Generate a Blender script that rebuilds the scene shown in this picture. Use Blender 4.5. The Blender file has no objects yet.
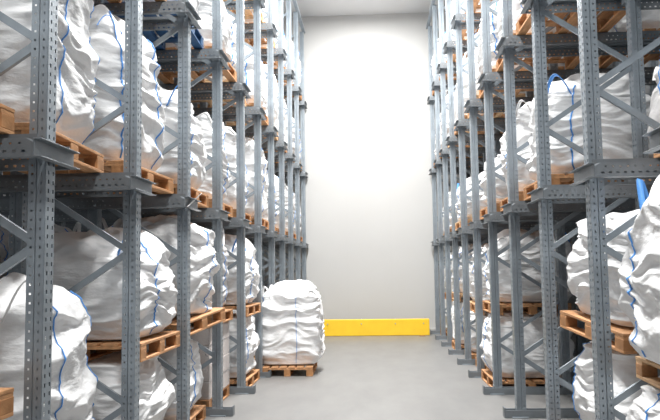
import bpy, bmesh, math, random
from mathutils import Vector, Matrix, Euler, noise

C = bpy.context.scene.collection
SC = bpy.context.scene
H = 1.63                       # eye height
WALL = 19.15                   # far wall
CEIL = 8.55
AL, AR = 1.777, 1.534          # aisle faces of the two racks
ZL, ZR, P = 3.863, 5.243, 1.5  # first upright of each side, pitch
LEV = [H + .713, H + 2.58, H + 4.46]
TOP = H + 6.40

# ------------------------------------------------------------------ camera
yaw, pitch, roll, F = .0599, .0843, -.0138, 723.5
fwd = Vector((-math.sin(yaw) * math.cos(pitch), math.cos(yaw) * math.cos(pitch), math.sin(pitch)))
rgt = Vector((math.cos(yaw), math.sin(yaw), 0)); up = rgt.cross(fwd)
r2 = math.cos(roll) * rgt + math.sin(roll) * up
u2 = -math.sin(roll) * rgt + math.cos(roll) * up
cam = bpy.data.cameras.new('camera'); camo = bpy.data.objects.new('camera', cam); C.objects.link(camo)
M = Matrix((r2, u2, -fwd)).transposed().to_4x4(); M.translation = (0, 0, H)
camo.matrix_world = M
cam.sensor_width = 36; cam.lens = F * 36 / 660; cam.clip_start = .05
SC.camera = camo

# ------------------------------------------------------------------ world, lamps, exposure
w = bpy.data.worlds.new('world'); SC.world = w; w.use_nodes = True
w.node_tree.nodes['Background'].inputs[0].default_value = (.9, .95, 1, 1)
w.node_tree.nodes['Background'].inputs[1].default_value = .2
SC.view_settings.view_transform = 'Standard'; SC.view_settings.look = 'None'
SC.view_settings.gamma = 1; SC.view_settings.use_curve_mapping = False
SC.view_settings.exposure = 0.17

def area(name, x, y, z, sx, sy, power, col=(1, .99, .97)):
    l = bpy.data.lights.new(name, 'AREA'); l.shape = 'RECTANGLE'; l.size = sx; l.size_y = sy
    l.energy = power; l.color = col
    o = bpy.data.objects.new(name, l); o.location = (x, y, z); C.objects.link(o)
    return o
for i, (y, pw) in enumerate(((-1.8, 170), (1.5, 280), (4.8, 330), (8.1, 460), (11.4, 500), (14.2, 400), (16.6, 310))):
    area('ceiling_lamp_light', -.12, y, CEIL - .12, .35, 1.6, pw)

# ------------------------------------------------------------------ materials
def mat(name, col, rough=.6, metal=0., bump=0., bscale=40, vary=.0, vscale=3., spec=.5, stretch=None):
    m = bpy.data.materials.new(name); m.use_nodes = True
    nt = m.node_tree; b = nt.nodes['Principled BSDF']
    b.inputs['Base Color'].default_value = (*col, 1); b.inputs['Roughness'].default_value = rough
    b.inputs['Metallic'].default_value = metal; b.inputs['Specular IOR Level'].default_value = spec
    tc = nt.nodes.new('ShaderNodeTexCoord'); vec = tc.outputs['Object']
    if stretch:
        mp = nt.nodes.new('ShaderNodeMapping'); mp.inputs['Scale'].default_value = stretch
        nt.links.new(vec, mp.inputs[0]); vec = mp.outputs[0]
    if vary:
        n = nt.nodes.new('ShaderNodeTexNoise'); n.inputs['Scale'].default_value = vscale
        n.inputs['Detail'].default_value = 6; nt.links.new(vec, n.inputs[0])
        r = nt.nodes.new('ShaderNodeValToRGB')
        r.color_ramp.elements[0].position = .3; r.color_ramp.elements[1].position = .7
        r.color_ramp.elements[0].color = (*[c * (1 - vary) for c in col], 1)
        r.color_ramp.elements[1].color = (*[min(1, c * (1 + vary * .6)) for c in col], 1)
        nt.links.new(n.outputs[0], r.inputs[0]); nt.links.new(r.outputs[0], b.inputs['Base Color'])
    if bump:
        n = nt.nodes.new('ShaderNodeTexNoise'); n.inputs['Scale'].default_value = bscale
        n.inputs['Detail'].default_value = 4; nt.links.new(vec, n.inputs[0])
        bp = nt.nodes.new('ShaderNodeBump'); bp.inputs['Strength'].default_value = bump
        bp.inputs['Distance'].default_value = .02
        nt.links.new(n.outputs[0], bp.inputs['Height']); nt.links.new(bp.outputs[0], b.inputs['Normal'])
    return m
MBAG = mat('woven_white_polypropylene', (.815, .82, .825), .5, bump=.55, bscale=11, vary=.05, vscale=2.5, spec=.4, stretch=(1, 1, 2.6))
MBAG2 = mat('woven_grey_polypropylene', (.66, .65, .65), .5, bump=.35, bscale=14, vary=.08, vscale=2.5, spec=.4, stretch=(1, 1, 2.6))
MLOOP = mat('white_webbing', (.84, .84, .84), .6, bump=.2, bscale=90)
MBLUE = mat('blue_webbing', (.09, .30, .72), .55, bump=.2, bscale=90)
MSTEEL = mat('galvanised_steel', (.275, .315, .35), .40, .5, bump=.04, bscale=30, vary=.14, vscale=7)
MRAIL = mat('galvanised_rail_steel', (.20, .222, .24), .45, .5, bump=.04, bscale=30, vary=.16, vscale=6)
MBOLT = mat('zinc_bolt', (.6, .6, .62), .35, .9)
MWOOD = mat('pallet_pine', (.52, .27, .125), .75, bump=.25, bscale=20, vary=.3, vscale=5, stretch=(5, 1, 5))
MWOOD2 = mat('pallet_block_wood', (.42, .205, .085), .8, bump=.3, bscale=25, vary=.3, vscale=6)
MPAINT = mat('blue_pallet_paint', (.02, .08, .19), .6, bump=.2, bscale=20, vary=.25, vscale=5)
MWOODL = mat('pale_pallet_pine', (.66, .42, .23), .75, bump=.25, bscale=20, vary=.22, vscale=5, stretch=(5, 1, 5))
MWALL = mat('white_wall_panel', (.475, .475, .467), .6, bump=.03, bscale=6, vary=.015, vscale=1.0)
MSEAM = mat('wall_panel_joint', (.462, .462, .454), .6)
MCEIL = mat('ceiling_panel', (.60, .61, .62), .6, bump=.03, bscale=5)
MCURB = mat('grey_curb', (.42, .42, .41), .8, bump=.2, bscale=30)
MSIDE = mat('grey_back_wall', (.30, .31, .32), .8)
MYEL = mat('yellow_paint', (.86, .55, .025), .5, bump=.05, bscale=20, vary=.06, vscale=4)
MCARD = mat('greyish_carton', (.62, .55, .51), .7, bump=.1, bscale=20, vary=.1, vscale=5)
MTAPE = mat('brown_carton_gap', (.40, .33, .29), .7)
MTAG = mat('label_paper', (.72, .73, .71), .6)
MINK = mat('printed_ink', (.25, .26, .27), .7)
MLBLUE = mat('light_blue_film', (.16, .42, .72), .35, bump=.4, bscale=12)
MPLAS = mat('white_plastic_sheet', (.85, .85, .86), .4, bump=.5, bscale=8)
MDARK = mat('dark_plastic', (.03, .035, .04), .5)
for m_ in (MBAG, MBAG2):        # second, larger crumple of the cloth
    nt = m_.node_tree; b = nt.nodes['Principled BSDF']; first = b.inputs['Normal'].links[0].from_node
    tc = nt.nodes.new('ShaderNodeTexCoord'); mp = nt.nodes.new('ShaderNodeMapping'); mp.inputs['Scale'].default_value = (1, 1, 2.4)
    n_ = nt.nodes.new('ShaderNodeTexNoise'); n_.noise_type = 'RIDGED_MULTIFRACTAL'
    n_.inputs['Scale'].default_value = 3.4; n_.inputs['Detail'].default_value = 3; n_.inputs['Distortion'].default_value = .7
    bp_ = nt.nodes.new('ShaderNodeBump'); bp_.inputs['Strength'].default_value = .55; bp_.inputs['Distance'].default_value = .03
    nt.links.new(tc.outputs['Object'], mp.inputs[0]); nt.links.new(mp.outputs[0], n_.inputs[0])
    nt.links.new(n_.outputs[0], bp_.inputs['Height']); nt.links.new(bp_.outputs[0], first.inputs['Normal'])
# stretch film: thin clear wrinkled layer
MFILM = bpy.data.materials.new('stretch_film'); MFILM.use_nodes = True
nt = MFILM.node_tree; b = nt.nodes['Principled BSDF']
b.inputs['Base Color'].default_value = (.9, .9, .92, 1); b.inputs['Roughness'].default_value = .25; b.inputs['Alpha'].default_value = .28
n_ = nt.nodes.new('ShaderNodeTexNoise'); n_.inputs['Scale'].default_value = 9
bp_ = nt.nodes.new('ShaderNodeBump'); bp_.inputs['Strength'].default_value = .6; bp_.inputs['Distance'].default_value = .03
nt.links.new(n_.outputs[0], bp_.inputs['Height']); nt.links.new(bp_.outputs[0], b.inputs['Normal'])
# floor: pale polished concrete with scuffs
MFLOOR = bpy.data.materials.new('pale_concrete'); MFLOOR.use_nodes = True
nt = MFLOOR.node_tree; b = nt.nodes['Principled BSDF']
tc = nt.nodes.new('ShaderNodeTexCoord')
n1 = nt.nodes.new('ShaderNodeTexNoise'); n1.inputs['Scale'].default_value = 1.1; n1.inputs['Detail'].default_value = 8; n1.inputs['Roughness'].default_value = .65
mp = nt.nodes.new('ShaderNodeMapping'); mp.inputs['Scale'].default_value = (2.2, .8, 1)
nt.links.new(tc.outputs['Object'], mp.inputs[0]); nt.links.new(mp.outputs[0], n1.inputs[0])
rp = nt.nodes.new('ShaderNodeValToRGB'); rp.color_ramp.elements[0].position = .3; rp.color_ramp.elements[1].position = .68
rp.color_ramp.elements[0].color = (.165, .163, .16, 1); rp.color_ramp.elements[1].color = (.208, .205, .20, 1)
nt.links.new(n1.outputs[0], rp.inputs[0]); nt.links.new(rp.outputs[0], b.inputs['Base Color'])
b.inputs['Roughness'].default_value = .42
n2 = nt.nodes.new('ShaderNodeTexNoise'); n2.inputs['Scale'].default_value = 25
bp = nt.nodes.new('ShaderNodeBump'); bp.inputs['Strength'].default_value = .06
nt.links.new(tc.outputs['Object'], n2.inputs[0]); nt.links.new(n2.outputs[0], bp.inputs['Height']); nt.links.new(bp.outputs[0], b.inputs['Normal'])

# ------------------------------------------------------------------ helpers
def mesh_from(bm, name, m, smooth=False):
    bmesh.ops.recalc_face_normals(bm, faces=bm.faces)
    me = bpy.data.meshes.new(name); bm.to_mesh(me); bm.free()
    me.materials.append(m)
    if smooth:
        for p in me.polygons: p.use_smooth = True
    return me
def obj(name, me, parent=None, loc=(0, 0, 0), rot=(0, 0, 0)):
    o = bpy.data.objects.new(name, me); C.objects.link(o)
    o.parent = parent; o.location = loc; o.rotation_euler = rot
    return o
def thing(name, label, cat, loc=(0, 0, 0), rot=(0, 0, 0), group=None):
    o = bpy.data.objects.new(name, None); C.objects.link(o); o.empty_display_size = .1
    o.location = loc; o.rotation_euler = rot
    tag(o, label, cat, group); return o
def tag(o, label, cat, group=None):
    o['label'] = label; o['category'] = cat
    if group: o['group'] = group
def struct(name, me):
    o = obj(name, me); o['kind'] = 'structure'; return o
def box(bm, x0, x1, y0, y1, z0, z1, bev=0.):
    t = bmesh.new()
    r = bmesh.ops.create_cube(t, size=1)
    for v in t.verts:
        v.co = Vector((x0 + (v.co.x + .5) * (x1 - x0), y0 + (v.co.y + .5) * (y1 - y0), z0 + (v.co.z + .5) * (z1 - z0)))
    if bev: bmesh.ops.bevel(t, geom=t.edges[:], offset=bev, segments=1, affect='EDGES')
    me = bpy.data.meshes.new('t'); t.to_mesh(me); t.free(); bm.from_mesh(me); bpy.data.meshes.remove(me)
def bar(bm, a, b_, w_, h_, upv=(0, 1, 0)):
    """open C bar from a to b, w_ wide, h_ deep"""
    a, b_ = Vector(a), Vector(b_); d = (b_ - a).normalized(); s = Vector(upv).normalized(); t = d.cross(s).normalized()
    prof = [(-h_ / 2, -w_ / 2), (h_ / 2, -w_ / 2), (h_ / 2, w_ / 2), (-h_ / 2, w_ / 2)]
    vs = [[bm.verts.new(p + s * q[0] + t * q[1]) for q in prof] for p in (a, b_)]
    for i in range(4):
        j = (i + 1) % 4
        bm.faces.new((vs[0][i], vs[0][j], vs[1][j], vs[1][i]))
    bm.faces.new(vs[0]); bm.faces.new(vs[1][::-1])
def perforated(path, length, holes, axis='z', thick=.003):
    """thin folded sheet: 2-D path extruded along its length, real punched holes.
    holes: {segment: [(t, half_width, pitch, half_height, offset)]}"""
    bm = bmesh.new()
    for i in range(len(path) - 1):
        a, b_ = Vector(path[i]), Vector(path[i + 1]); L = (b_ - a).length
        hs = holes.get(i)
        ts = [0, 1]; zs = [0, length]; test = []
        if hs:
            for (t, hw, pt, hh, off) in hs:
                ts += [t - hw / L, t + hw / L]
                z = off
                while z + hh < length:
                    if z - hh > 0: zs += [z - hh, z + hh]; test.append((t, z))
                    z += pt
        ts = sorted(set(round(q, 5) for q in ts)); zs = sorted(set(round(q, 5) for q in zs))
        hl = set()
        if hs:
            import bisect
            for (t, z) in test:
                hl.add((bisect.bisect_right(ts, t) - 1, bisect.bisect_right(zs, z) - 1))
        grid = {}
        def V(k, l):
            if (k, l) not in grid:
                q = a.lerp(b_, ts[k]); z = zs[l]
                co = (q[0], q[1], z) if axis == 'z' else (z, q[0], q[1])
                grid[(k, l)] = bm.verts.new(co)
            return grid[(k, l)]
        for k in range(len(ts) - 1):
            for l in range(len(zs) - 1):
                if (k, l) in hl: continue
                bm.faces.new((V(k, l), V(k + 1, l), V(k + 1, l + 1), V(k, l + 1)))
    bmesh.ops.remove_doubles(bm, verts=bm.verts, dist=.0004)
    bmesh.ops.solidify(bm, geom=bm.faces[:], thickness=thick)
    return bm

# ------------------------------------------------------------------ the room
SX = 6.4
bm = bmesh.new(); box(bm, -SX - .2, SX + .2, -3.2, WALL + .2, -.2, 0); struct('floor', mesh_from(bm, 'floor', MFLOOR))
bm = bmesh.new(); box(bm, -SX - .2, SX + .2, -3.2, WALL + .2, CEIL, CEIL + .2); struct('ceiling', mesh_from(bm, 'ceiling', MCEIL))
bm = bmesh.new(); box(bm, -SX - .2, SX + .2, WALL, WALL + .2, 0, CEIL); struct('wall_far', mesh_from(bm, 'wall_far', MWALL))
bm = bmesh.new(); box(bm, -SX - .2, -SX, -3, WALL, 0, CEIL); struct('wall_left', mesh_from(bm, 'wall_left', MSIDE))
bm = bmesh.new(); box(bm, SX, SX + .2, -3, WALL, 0, CEIL); struct('wall_right', mesh_from(bm, 'wall_right', MSIDE))
bm = bmesh.new()
box(bm, 1.335, SX, WALL - .1, WALL, 0, .12, .01)
struct('baseboard_far', mesh_from(bm, 'baseboard_far', MCURB))
bm = bmesh.new()
for x in (-3.0, -1.85, -.7, .45, 1.6, 2.75): box(bm, x - .006, x + .006, WALL - .004, WALL + .001, 0, CEIL)
struct('trim_1', mesh_from(bm, 'trim_1', MSEAM))

# yellow crash barrier at the end of the aisle
t = thing('crash_barrier', 'long yellow painted crash barrier along the foot of the far white wall', 'barrier', (0, WALL - .80, 0))
bm = bmesh.new(); box(bm, -1.75, 1.35, 0, .15, .0, .41, .012); obj('barrier_rail', mesh_from(bm, 'barrier_rail', MYEL), t)
bm0 = bmesh.new()
bmesh.ops.create_cone(bm0, cap_ends=True, segments=12, radius1=.018, radius2=.014, depth=.02)
bolt_me = mesh_from(bm0, 'bolt', MBOLT)
for x in (-1.2, -.35, .5, 1.2):
    obj('bolt', bolt_me, t, (x, -.008, .3), (math.pi / 2, 0, 0))
    obj('bolt', bolt_me, t, (x, .07, .42))

# ------------------------------------------------------------------ racking (local x points away from the aisle; mirrored by rotating 180 deg)
UP = [(.10, -.022), (.10, -.045), (.056, -.045), (.046, -.055), (0, -.055), (0, .055), (.046, .055), (.056, .045), (.10, .045), (.10, .022)]
small = lambda t, o=0.: (t, .0045, .05, .0075, .03 + o)
up_me = mesh_from(perforated(UP, TOP, {1: [(.45, .006, .05, .006, .03)], 3: [small(.5)], 4: [(.2, .0075, .05, .011, .04), (.72, .0075, .05, .011, .04)],
                                       5: [small(.5)], 7: [(.5, .006, .05, .006, .03)]}), 'upright', MSTEEL)
DEP = .88                                # frame depth
RL = 3.1                                 # rail length
rail_prof = [(.035, 0), (.0, 0), (.0, .10), (.05, .10), (.05, .13)]
rail_me = mesh_from(perforated(rail_prof, RL, {1: [(.3, .007, .05, .010, .05), (.72, .005, .05, .006, .07)]}, axis='x'), 'rail', MRAIL)
# floor rail
bm = bmesh.new()
for (x0, x1, y0, y1, z0, z1) in ((0, 2.6, -.06, .06, 0, .012), (0, 2.6, -.06, -.052, .012, .085), (0, 2.6, .052, .06, .012, .085),
                                 (0, .012, -.06, .06, .012, .11)):
    box(bm, x0, x1, y0, y1, z0, z1, .002)
floor_me = mesh_from(bm, 'floor_rail', MRAIL)
bm = bmesh.new(); box(bm, .10, .28, -.085, .085, 0, .014, .002); box(bm, .16, .26, -.052, .052, .012, .10, .002)
foot_me = mesh_from(bm, 'foot_plate', MSTEEL)
# end beam (C-section facing the aisle)
bm = bmesh.new()
box(bm, -.006, 0, -.25, .25, 0, .1, .001); box(bm, -.045, -.006, -.25, .25, .094, .1, .001); box(bm, -.045, -.006, -.25, .25, 0, .006, .001)
beam_me = mesh_from(bm, 'end_beam', MRAIL)
bm = bmesh.new()
box(bm, .01, .10, -.20, .20, .03, .095, .003)
arm_me = mesh_from(bm, 'bracket', MSTEEL)
# braces
PER = 1.135; OFF = .66 - 1.135
bm = bmesh.new(); bar(bm, (.06, 0, 0), (DEP + .04, 0, PER / 2), .045, .03); br_up = mesh_from(bm, 'brace', MSTEEL)
bm = bmesh.new(); bar(bm, (.06, .012, 0), (DEP + .04, .012, -PER / 2), .045, .03); br_dn = mesh_from(bm, 'brace', MSTEEL)
tagm = bmesh.new(); box(tagm, -.002, 0, -.02, .02, 0, .085, .0008); tag_me = mesh_from(tagm, 'label_sticker', MTAG)
bm = bmesh.new()
for k in range(7): box(bm, -.0026, -.002, -.015 + .0, -.015 + .03 * (1 - .4 * (k % 3 == 1)), .012 + k * .010, .015 + k * .010)
ink_me = mesh_from(bm, 'printed_lines', MINK)

ORD = ['first', 'second', 'third', 'fourth', 'fifth', 'sixth', 'seventh', 'eighth', 'ninth', 'tenth', 'eleventh', 'twelfth']
def frame(side, y, idx, label):
    s = -1 if side == 'L' else 1
    A = AL if side == 'L' else AR
    t = thing('rack_frame', label, 'rack', (s * A, y, 0), (0, 0, math.pi if s < 0 else 0), 'steel rack frames on both sides of the aisle')
    front = obj('upright', up_me, t)
    obj('upright', up_me, t, (DEP, 0, 0))
    obj('upright', up_me, t, (1.9, 0, 0)); obj('upright', up_me, t, (1.9 + DEP, 0, 0))
    obj('floor_rail', floor_me, t, (-.14, 0, 0))
    obj('foot_plate', foot_me, t, (-.16, 0, 0))
    k = 0
    while OFF + k * PER < TOP - .1:
        z = OFF + k * PER
        if z > 0 and z + PER / 2 < TOP: obj('brace', br_up, t, (0, 0, z))
        if z - PER / 2 > .0: obj('brace', br_dn, t, (0, 0, z))
        k += 1
    for L in LEV:
        r = obj('shelf_beam', beam_me, t, (-.02, 0, L - .1))
        obj('bracket', arm_me, r, (.02, 0, 0)); obj('bracket', arm_me, r, (DEP + .02, 0, 0))
        a = obj('rail', rail_me, r, (.0, -.25, -.0), (0, 0, 0))
        b2 = obj('rail', rail_me, r, (.0, .25, 0)); b2.scale = (1, -1, 1)
    return t, front
fl = {}
for i in range(11):
    fl[i] = frame('L', ZL + i * P, i, f'galvanised steel rack frame on the left side, {ORD[i]} upright from the camera')
for i in range(-1, 10):
    if i < 0: lab = 'galvanised steel rack frame cut off by the right edge, only its rail ends showing'
    else: lab = f'galvanised steel rack frame on the right side, {ORD[i]} full upright from the camera'
    fl[('R', i)] = frame('R', ZR + i * P, i, lab)
for z in (.52, .86, 1.22):
    s_ = obj('label_sticker', tag_me, fl[0][1], (0, .02, z)); s_['label'] = 'small pale printed label stuck on the upright'
    obj('printed_lines', ink_me, s_)
# top ties along the tops of the racks
for s, A, z0, lab in ((-1, AL, ZL, 'left'), (1, AR, ZR - P, 'right')):
    bm = bmesh.new(); y0, y1 = z0 - .1, ZL + 10 * P + .1
    box(bm, s * A - .04, s * A + .04, y0, y1, TOP, TOP + .05, .003)
    o = obj('top_tie', mesh_from(bm, 'top_tie', MSTEEL))
    tag(o, f'long steel tie along the top of the {lab} rack, under the ceiling', 'beam')

# ------------------------------------------------------------------ pallets  (local: y = 1.2 m side, x = depth, base at z 0)
def pallet_set(dx, wood, block):
    D = dx / 2
    bm = bmesh.new(); n = 6
    for k in range(n):
        w_ = dx / n * .80 if k not in (0, n - 1) else dx / n * .88
        x = -D + dx * (k + .5) / n
        if k == 0: x = -D + w_ / 2
        if k == n - 1: x = D - w_ / 2
        box(bm, x - w_ / 2, x + w_ / 2, -.6, .6, .122, .144, .003)
    for y in (-.5275, 0, .5275): box(bm, -D + .002, D - .002, y - .07, y + .07, .100, .1225, .002)
    deck = mesh_from(bm, 'deck', wood)
    bm = bmesh.new(); box(bm, -.05, .05, -.07, .07, .022, .1005, .003); blk = mesh_from(bm, 'block', block)
    bm = bmesh.new(); box(bm, -.05, .05, -.6, .6, 0, .0225, .003); skid = mesh_from(bm, 'skid', wood)
    return D, deck, blk, skid
PAL = {'a': pallet_set(1.0, MWOOD, MWOOD2), 'b': pallet_set(1.0, MWOODL, MWOOD), 'p': pallet_set(1.0, MPAINT, MPAINT), 'e': pallet_set(.8, MWOOD, MWOOD2)}
def pallet(kind, loc, rot, label, group):
    D, deck, blk, skid = PAL[kind]
    t = thing('wooden_pallet', label, 'pallet', loc, rot, group)
    obj('deck', deck, t)
    for x in (-D + .05, 0, D - .05):
        obj('skid', skid, t, (x, 0, 0))
        for y in (-.53, 0, .53): obj('block', blk, t, (x, y, 0))
    return t

# ------------------------------------------------------------------ bulk bags
def smooth(a, b_, x):
    x = max(0, min(1, (x - a) / (b_ - a))); return x * x * (3 - 2 * x)
class Bag:
    def __init__(s, seed, w=1.08, h=1.3, bulge=.07, flat=.5, peak=.12, fold=1., lean=.03):
        s.s = seed; s.w = w; s.h = h; s.bulge = bulge; s.flat = flat; s.peak = peak; s.fold = fold
        r = random.Random(seed); s.lx = r.uniform(-lean, lean); s.ly = r.uniform(-lean, lean)
        s.ph = [r.uniform(0, 6.28) for _ in range(6)]
    def pt(s, u, v, off=0.):
        """u angle, v 0..1 from the centre of the base up the side to the centre of the top"""
        h, R = s.h, s.w / 2
        c, sn = math.cos(u), math.sin(u)
        if v < .12:
            q = v / .12; rad = R * .92 * q; z = .0 + .03 * q ** 6
            rad *= 1
        elif v < .74:
            q = (v - .12) / .62
            rad = R * (.92 + .06 * smooth(0, .12, q) + s.bulge * math.sin(math.pi * min(1, q * 1.05)) - .05 * smooth(.8, 1, q))
            z = .03 + (h * (1 - s.peak) - .03) * q
        else:
            q = (v - .74) / .26
            rad = R * .93 * (1 - q) ** (.5)
            z = h * (1 - s.peak) + h * s.peak * (1 - (1 - q) ** 2.6)
        n = 6.0 - 1.2 * smooth(.2, .8, v) if v < .74 else 4.8 - 2.0 * smooth(.74, 1, v)
        k = (abs(c) ** n + abs(sn) ** n) ** (-1 / n)
        x, y = rad * k * c, rad * k * sn
        nx, ny = c, sn
        # cloth folds: sharp ridges and creases running mostly around the bag, warped by a slow noise
        S = s.s * 3.7
        P_ = Vector((x * 1.7 + S, y * 1.7 - S, z * 1.6 + S))
        w1 = noise.noise(P_ * 1.0); w2 = noise.noise(P_ * 1.9 + Vector((5, 1, 2)))
        zz = z + .20 * w1 + .05 * w2
        a = noise.noise(Vector((x * 1.0 + S, y * 1.0, zz * 4.4)))
        b_ = noise.noise(Vector((x * 2.0 - S, y * 2.0 + 4, zz * 9.5 + w2)))
        d_ = noise.noise(Vector((x * 3.4 + S, y * 3.4 - 3 + w1, zz * 19 + w2 * 2)))
        g_ = noise.noise(Vector((x * 3.5 + zz * 2.5, y * 3.5 - zz * 2.5 + S, zz * 4 + 4)))
        e = noise.noise(P_ * 1.2 + Vector((9, 9, 9)))
        ridge = (.32 - abs(a)) * .11 + (.3 - abs(b_)) * .058 + (.3 - abs(d_)) * .024 + (abs(g_) - .3) * .038
        amt = smooth(.1, .2, v) * (1 - .35 * smooth(.8, 1, v)) * s.fold
        disp = ridge * amt + e * .035 * smooth(.1, .35, v) + off
        # gathered crown: folds run up to the middle
        if v > .62:
            g = smooth(.62, .86, v)
            disp += g * (.022 * math.sin(5 * u + s.ph[0] + 3 * e) + .014 * math.sin(9 * u + s.ph[1]))
            z += g * (.17 * noise.noise(Vector((x * 2.2 + s.s, y * 2.2, 3.3))) + .06 * noise.noise(Vector((x * 7, y * 7 + s.s, 1.3)))) * (1 - s.flat)
            z += g * .012 * noise.noise(Vector((x * 11, y * 11 + s.s, 7.3)))
        hz = z / h
        sl = smooth(0, 1, hz)
        x += nx * disp + s.lx * sl; y += ny * disp + s.ly * sl
        if v > .74: z += off
        return Vector((x, y, max(0, z)))
    def body(s, m, N=128, MV=124):
        bm = bmesh.new(); rings = []
        vs_ = [.0] + [.03 + .09 * k / 3 for k in range(4)] + [.12 + .62 * k / (MV - 26) for k in range(1, MV - 25)] + [.74 + .26 * k / 24 for k in range(1, 24)]
        for v in vs_[1:]:
            rings.append([bm.verts.new(s.pt(2 * math.pi * k / N, v)) for k in range(N)])
        b0 = bm.verts.new((0, 0, 0)); t0 = bm.verts.new(s.pt(0, .9999) * 1)
        for r1, r2_ in zip(rings, rings[1:]):
            for k in range(N):
                bm.faces.new((r1[k], r1[(k + 1) % N], r2_[(k + 1) % N], r2_[k]))
        for k in range(N):
            bm.faces.new((b0, rings[0][(k + 1) % N], rings[0][k])); bm.faces.new((t0, rings[-1][k], rings[-1][(k + 1) % N]))
        return mesh_from(bm, 'bag_body', m, True)
    def strap(s, u, wid, m, v0=.13, v1=.80, wob=.005, n=90):
        """webbing stitched up the side: ribbon lying on the cloth"""
        bm = bmesh.new(); prev = None
        for k in range(n + 1):
            v = v0 + (v1 - v0) * k / n
            uu = u + wob * math.sin(v * 9 + s.ph[2])
            hw = wid / s.w
            row = [bm.verts.new(s.pt(uu - hw, v, .003)), bm.verts.new(s.pt(uu - hw * .8, v, .010)), bm.verts.new(s.pt(uu + hw * .8, v, .010)), bm.verts.new(s.pt(uu + hw, v, .003))]
            if prev:
                for q in range(3): bm.faces.new((prev[q], prev[q + 1], row[q + 1], row[q]))
            prev = row
        return mesh_from(bm, 'strap', m, True)
    def loop(s, u, m, hgt=.16, wid=.035, lay=.0):
        """lifting loop standing up or flopping at a corner of the crown"""
        a = s.pt(u - .22, .74); b_ = s.pt(u + .22, .74); out = Vector((math.cos(u), math.sin(u), 0))
        mid = (a + b_) / 2 + Vector((0, 0, hgt)) + out * lay
        pts = []
        for k in range(17):
            t = k / 16
            p = (1 - t) ** 3 * (a - Vector((0, 0, .03))) + 3 * (1 - t) ** 2 * t * (a.lerp(mid, .95) + (a - b_) * .05 + Vector((0, 0, hgt * .4))) + 3 * (1 - t) * t * t * (b_.lerp(mid, .95) + (b_ - a) * .05 + Vector((0, 0, hgt * .4))) + t ** 3 * (b_ - Vector((0, 0, .03)))
            pts.append(p)
        bm = bmesh.new(); prev = None
        for k, p in enumerate(pts):
            d = (pts[min(16, k + 1)] - pts[max(0, k - 1)]).normalized(); sd = out * .8 + Vector((0, 0, .3)); sd = (sd - d * sd.dot(d)).normalized(); nn = d.cross(sd)
            row = [bm.verts.new(p + sd * wid / 2 * q + nn * .004 * w_) for q, w_ in ((-1, -1), (1, -1), (1, 1), (-1, 1))]
            if prev:
                for q in range(4): bm.faces.new((prev[q], prev[(q + 1) % 4], row[(q + 1) % 4], row[q]))
            prev = row
        return mesh_from(bm, 'lifting_loop', m, True)

VAR = {}
def variant(key, bag, blue=((.0, .02),), loops=True, m=None, loopm=None):
    m = m or MBAG
    parts = [('bag_body', bag.body(m))]
    for (u, wd) in blue: parts.append(('blue_strap', bag.strap(u, wd, MBLUE)))
    if loops:
        for q, u in enumerate((.785, 2.356, 3.927, 5.498)):
            parts.append(('lifting_loop', bag.loop(u, loopm if (loopm and q % 2) else MLOOP, .10 + .05 * ((q * 7 + bag.s) % 3), .04, -.05 + .06 * ((q + bag.s) % 3))))
    VAR[key] = (bag, parts)
variant('t1', Bag(1, 1.06, 1.36, .05, .2, .14), ((2.75, .009), (3.9, .009)))
variant('t2', Bag(2, 1.05, 1.30, .05, .0, .18), ((2.4, .012), (3.55, .008), (.4, .01)), loopm=MBLUE)
variant('t3', Bag(3, 1.03, 1.22, .05, .1, .16), ((3.35, .010), (.1, .01)))
variant('t4', Bag(4, 1.05, 1.12, .06, .1, .2), ((2.6, .012), (.6, .016)), loopm=MBLUE)
variant('t5', Bag(11, 1.02, 1.36, .05, .2, .12), ((3.75, .007), (.9, .01)))
variant('s1', Bag(5, 1.04, .88, .07, 1., .05), ((3.0, .010), (.3, .01)), loops=False)
variant('s2', Bag(6, 1.05, .88, .06, 1., .05, 1.1), ((2.5, .007),), loops=False)
variant('m1', Bag(7, 1.04, .98, .07, .1, .18, 1.1), ((2.85, .014), (.2, .01)), loopm=MBLUE)
variant('m2', Bag(8, 1.03, 1.02, .06, .0, .2, 1.15), ((3.5, .009), (.7, .01)))
variant('g1', Bag(9, 1.02, 1.0, .05, .3, .12), ((3.3, .004),), m=MBAG2)
variant('a1', Bag(12, .95, 1.27, .05, .3, .14, 1.2, .015), ((4.99, .006), (3.75, .006)))

def bag(key, loc, rot, label, group, sc=(1, 1, 1)):
    b_, parts = VAR[key]
    t = thing('bulk_bag', label, 'bag', loc, rot, group); t.scale = sc
    for nm, me in parts:
        p = obj(nm, me, t)
        if nm == 'blue_strap': p['label'] = 'blue webbing strap stitched up the side'
    return t

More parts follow.
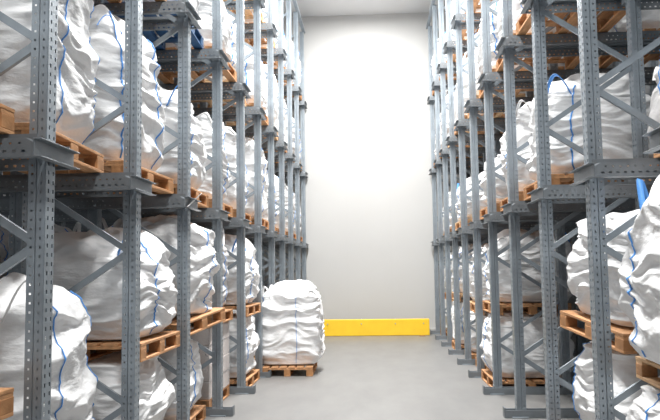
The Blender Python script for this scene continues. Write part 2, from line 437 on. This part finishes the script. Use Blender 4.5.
LANE = {'L': lambda k: ZL + (k + .5) * P, 'R': lambda k: ZR + (k + .5) * P}
def xc(side, d): return -(AL + .13 + d) if side == 'L' else (AR + .13 + d)
SLOTN = {'f': 'standing on the floor', 'u': 'stacked over the floor bag', '1': 'on the lowest shelf', '2': 'on the middle shelf', '3': 'on the top shelf'}
SIDEN = {'L': 'left', 'R': 'right'}
rnd = random.Random(5); TOPS = {}
def load(side, k, slot, key, look='white', base=None, dx=0., dy=0., yaw=0., tx=0., ty=0., pal='a', row=0, bz=0., sz=1., dbase=0., bdx=0., pyaw=None, spin=0):
    """a pallet with a bulk bag on it: k lane, slot level; dx moves towards the aisle; yaw in deg, tilt tx/ty in deg"""
    s = -1 if side == 'L' else 1
    lane = ORD[k + 1]
    y = LANE[side](k) + dy
    x = xc(side, .5 + row * 1.33) - s * dx; bx = s * (.06 - bdx)
    z = {'f': .0, 'u': 1.025, '1': LEV[0] + .03, '2': LEV[1] + .03, '3': LEV[2] + .03}[slot] if base is None else base
    if slot == 'u' and base is None: z = TOPS.get((side, k, row), 1.0) - .012 + dbase
    if slot == 'f': TOPS[(side, k, row)] = .139 + max(v.co.z for v in VAR[key][1][0][1].vertices) * sz
    rz = math.radians(yaw) + (0 if s < 0 else math.pi)
    rot = (math.radians(tx), math.radians(ty), rz)
    where = f'{SLOTN[slot]}, {lane} lane of {SIDEN[side]} rack' + (', behind another' if row else '')
    pallet(pal, (x, y, z), rot, f'{"blue painted" if pal == "p" else "wooden"} pallet under bag {where}', 'wooden pallets in the racks')
    Rm = Euler(rot).to_matrix()
    p = Vector((x + bx, y, z)) + Rm @ Vector((0, 0, .139 + bz))
    br = (rot[0], rot[1], math.radians(yaw + spin) + math.pi) if s < 0 else (-rot[0], -rot[1], math.radians(yaw + spin))
    return bag(key, p, br, f'{look} bulk bag {where}', 'bulk bags in the racks', (1, 1, sz))

# ---- left rack, near lanes  (lane -1 is the one cut by the left edge)
load('L', -1, 'f', 's1', 'squat white', dx=-.05, sz=.88)
load('L', -1, 'u', 'm2', 'white', dx=.03, yaw=0)
load('L', 0, 'f', 't1', 'tall slumped white', dx=-.05, yaw=2, sz=1.06)
load('L', 1, 'f', 's2', 'squat white', yaw=-2, sz=.93, dx=.06)
load('L', 1, 'u', 'm1', 'blue-strapped white', yaw=1, dx=.10, sz=.9)
load('L', 2, 'f', 's1', 'squat white', yaw=2)
load('L', 2, 'u', 'm2', 'tilted white', yaw=-9, tx=5, dx=.14, dbase=.03)
load('L', 3, 'u', 'g1', 'greyish', base=1.0)
load('L', 4, 'f', 's2', 'white', dx=.12)
load('L', 4, 'u', 'm1', 'white', dx=.14)
load('L', -1, '1', 't2', 'white', dx=.0)
load('L', 0, '1', 't1', 'tall white', dx=-.06, yaw=3)
load('L', 1, '1', 't2', 'wrinkled white', dx=.0, yaw=-3, sz=1.06)
load('L', 2, '1', 't4', 'blue-strapped white', yaw=2, dx=.03)
load('L', 3, '1', 't3', 'white', sz=.93)
load('L', 4, '1', 't5', 'white', sz=.93)
# ---- right rack, near lanes
load('R', -1, 'f', 's1', 'squat white', dx=.05, sz=.85)
load('R', -1, 'u', 'm1', 'bulging white', dx=-.06, bdx=.13, yaw=-4, sz=1.2, pal='b')
load('R', 0, 'f', 's2', 'squat white', yaw=3, dx=-.03)
load('R', 0, 'u', 'm2', 'slumped white', yaw=7, tx=-5, dx=-.02, sz=.82, dbase=.05)
load('R', 3, 'f', 's1', 'squat white', dx=.10)
load('R', 3, 'u', 'm1', 'blue-strapped white', dx=.05)
load('R', -1, '1', 's2', 'low white', dx=-.28, sz=.85)
load('R', 0, '1', 'g1', 'low greyish', dx=-.72, sz=.85)
load('R', 1, '1', 't4', 'blue-strapped white', dx=.0, sz=.95, spin=90)
load('R', 2, '1', 't3', 'wrinkled white', dx=.0, sz=.9)
# ---- far lanes and upper shelves
tall = ['t1', 't2', 't3', 't4', 't5']; looks = {'t1': 'tall white', 't2': 'wrinkled white', 't3': 'white', 't4': 'slumped white', 't5': 'tall smooth white'}
def far(side, k, slot, keys=tall, **kw):
    key = rnd.choice(keys); pk = 'p' if (side, k, slot) == ('L', 2, '2') else rnd.choice('aab')
    load(side, k, slot, key, looks.get(key, 'white'), yaw=rnd.uniform(-3, 3), dx=rnd.uniform(-.08, .08) - (.16 if side == 'L' and slot == 'f' else 0), pal=pk, spin=rnd.choice((0, 0, 90, 180)), sz=kw.pop('sz', rnd.uniform(.85, 1.0)), **kw)
for k in range(5, 10): far('L', k, 'f', ['s1', 's2'])
for k in range(5, 10): far('L', k, '1')
for k in range(1, 10): far('L', k, '2')
for k in range(5, 10): far('L', k, '3')
for k in range(4, 9):
    far('R', k, 'f', ['s1', 's2']); far('R', k, 'u', ['m1', 'm2'])
for k in range(3, 9): far('R', k, '1', ['m1', 'm2'] if k < 6 else ['t4', 'm2'], sz=.72 if k < 6 else .9)
for k in range(1, 9): far('R', k, '2')
for k in range(4, 9): far('R', k, '3')
# second row behind, where the gaps show it
for k in (1, 2): load('L', k, 'f', 's1', 'squat white', row=1); load('L', k, 'u', 'g1', 'greyish', row=1)
load('R', 2, '2', 't3', 'white', row=1)

# ---- stretch-wrapped cartons on the floor, left rack fourth/fifth lane
y = LANE['L'](3); x = xc('L', .45)
pallet('e', (x, y, 0), (0, 0, 0), 'wooden pallet under the stretch-wrapped cartons in the left rack', 'wooden pallets in the racks')
t = thing('wrapped_cartons', 'block of greyish cartons wrapped in clear film on a pallet, left rack', 'boxes', (x, y, .144))
cb = bmesh.new(); box(cb, -.198, .198, -.19, .19, 0, .208, .008); cme = mesh_from(cb, 'carton', MCARD)
for iz in range(4):
    for ix in range(2):
        for iy in range(3):
            obj('carton', cme, t, (-.2 + ix * .4 + (.006 if iz % 2 else 0), -.385 + iy * .385, iz * .2095))
fb = bmesh.new(); box(fb, -.41, .41, -.585, .585, -.0, .845, .02); f_ = obj('stretch_film', mesh_from(fb, 'stretch_film', MFILM), t); f_['label'] = 'clear wrinkled stretch film'

# ---- the bag standing out in the aisle
pallet('e', (-1.40, 12.0, 0), (0, 0, math.radians(1)), 'wooden pallet on the open floor under the bag standing in the aisle', 'wooden pallets in the racks')
bag('a1', (-1.39, 12.0, .139), (0, 0, 0), 'full white bulk bag on a pallet standing out in the aisle', 'bulk bags in the racks')

# ---- loose white webbing loop hanging over a rail end, and a scrap on the floor by the barrier
bm = bmesh.new(); prev = None
for k in range(33):
    a = 2 * math.pi * k / 32; c = Vector((.055 * math.sin(a), .17 * math.cos(a), .045 * math.sin(a) + .06 * math.cos(a)))
    row = [bm.verts.new(c * q + Vector((.010 * h_, 0, .012 * h_))) for q, h_ in ((1, -1), (1, 1), (.93, 1), (.93, -1))]
    if prev:
        for q in range(4): bm.faces.new((prev[q], prev[(q + 1) % 4], row[(q + 1) % 4], row[q]))
    prev = row
bmesh.ops.remove_doubles(bm, verts=bm.verts, dist=.0005)
o = obj('webbing_loop', mesh_from(bm, 'webbing_loop', MLOOP, True), None, (-AL + .085, ZL + 2 * P - .14, LEV[0] - .03))
tag(o, 'loose white webbing loop hanging over the rail end of the left rack', 'strap')
bm = bmesh.new(); box(bm, -.07, .07, -.03, .03, 0, .02, .004)
o = obj('wood_scrap', mesh_from(bm, 'wood_scrap', MWOOD2), None, (1.15, WALL - 1.0, 0), (0, 0, .3)); tag(o, 'small dark wood scrap on the floor by the yellow barrier', 'scrap')
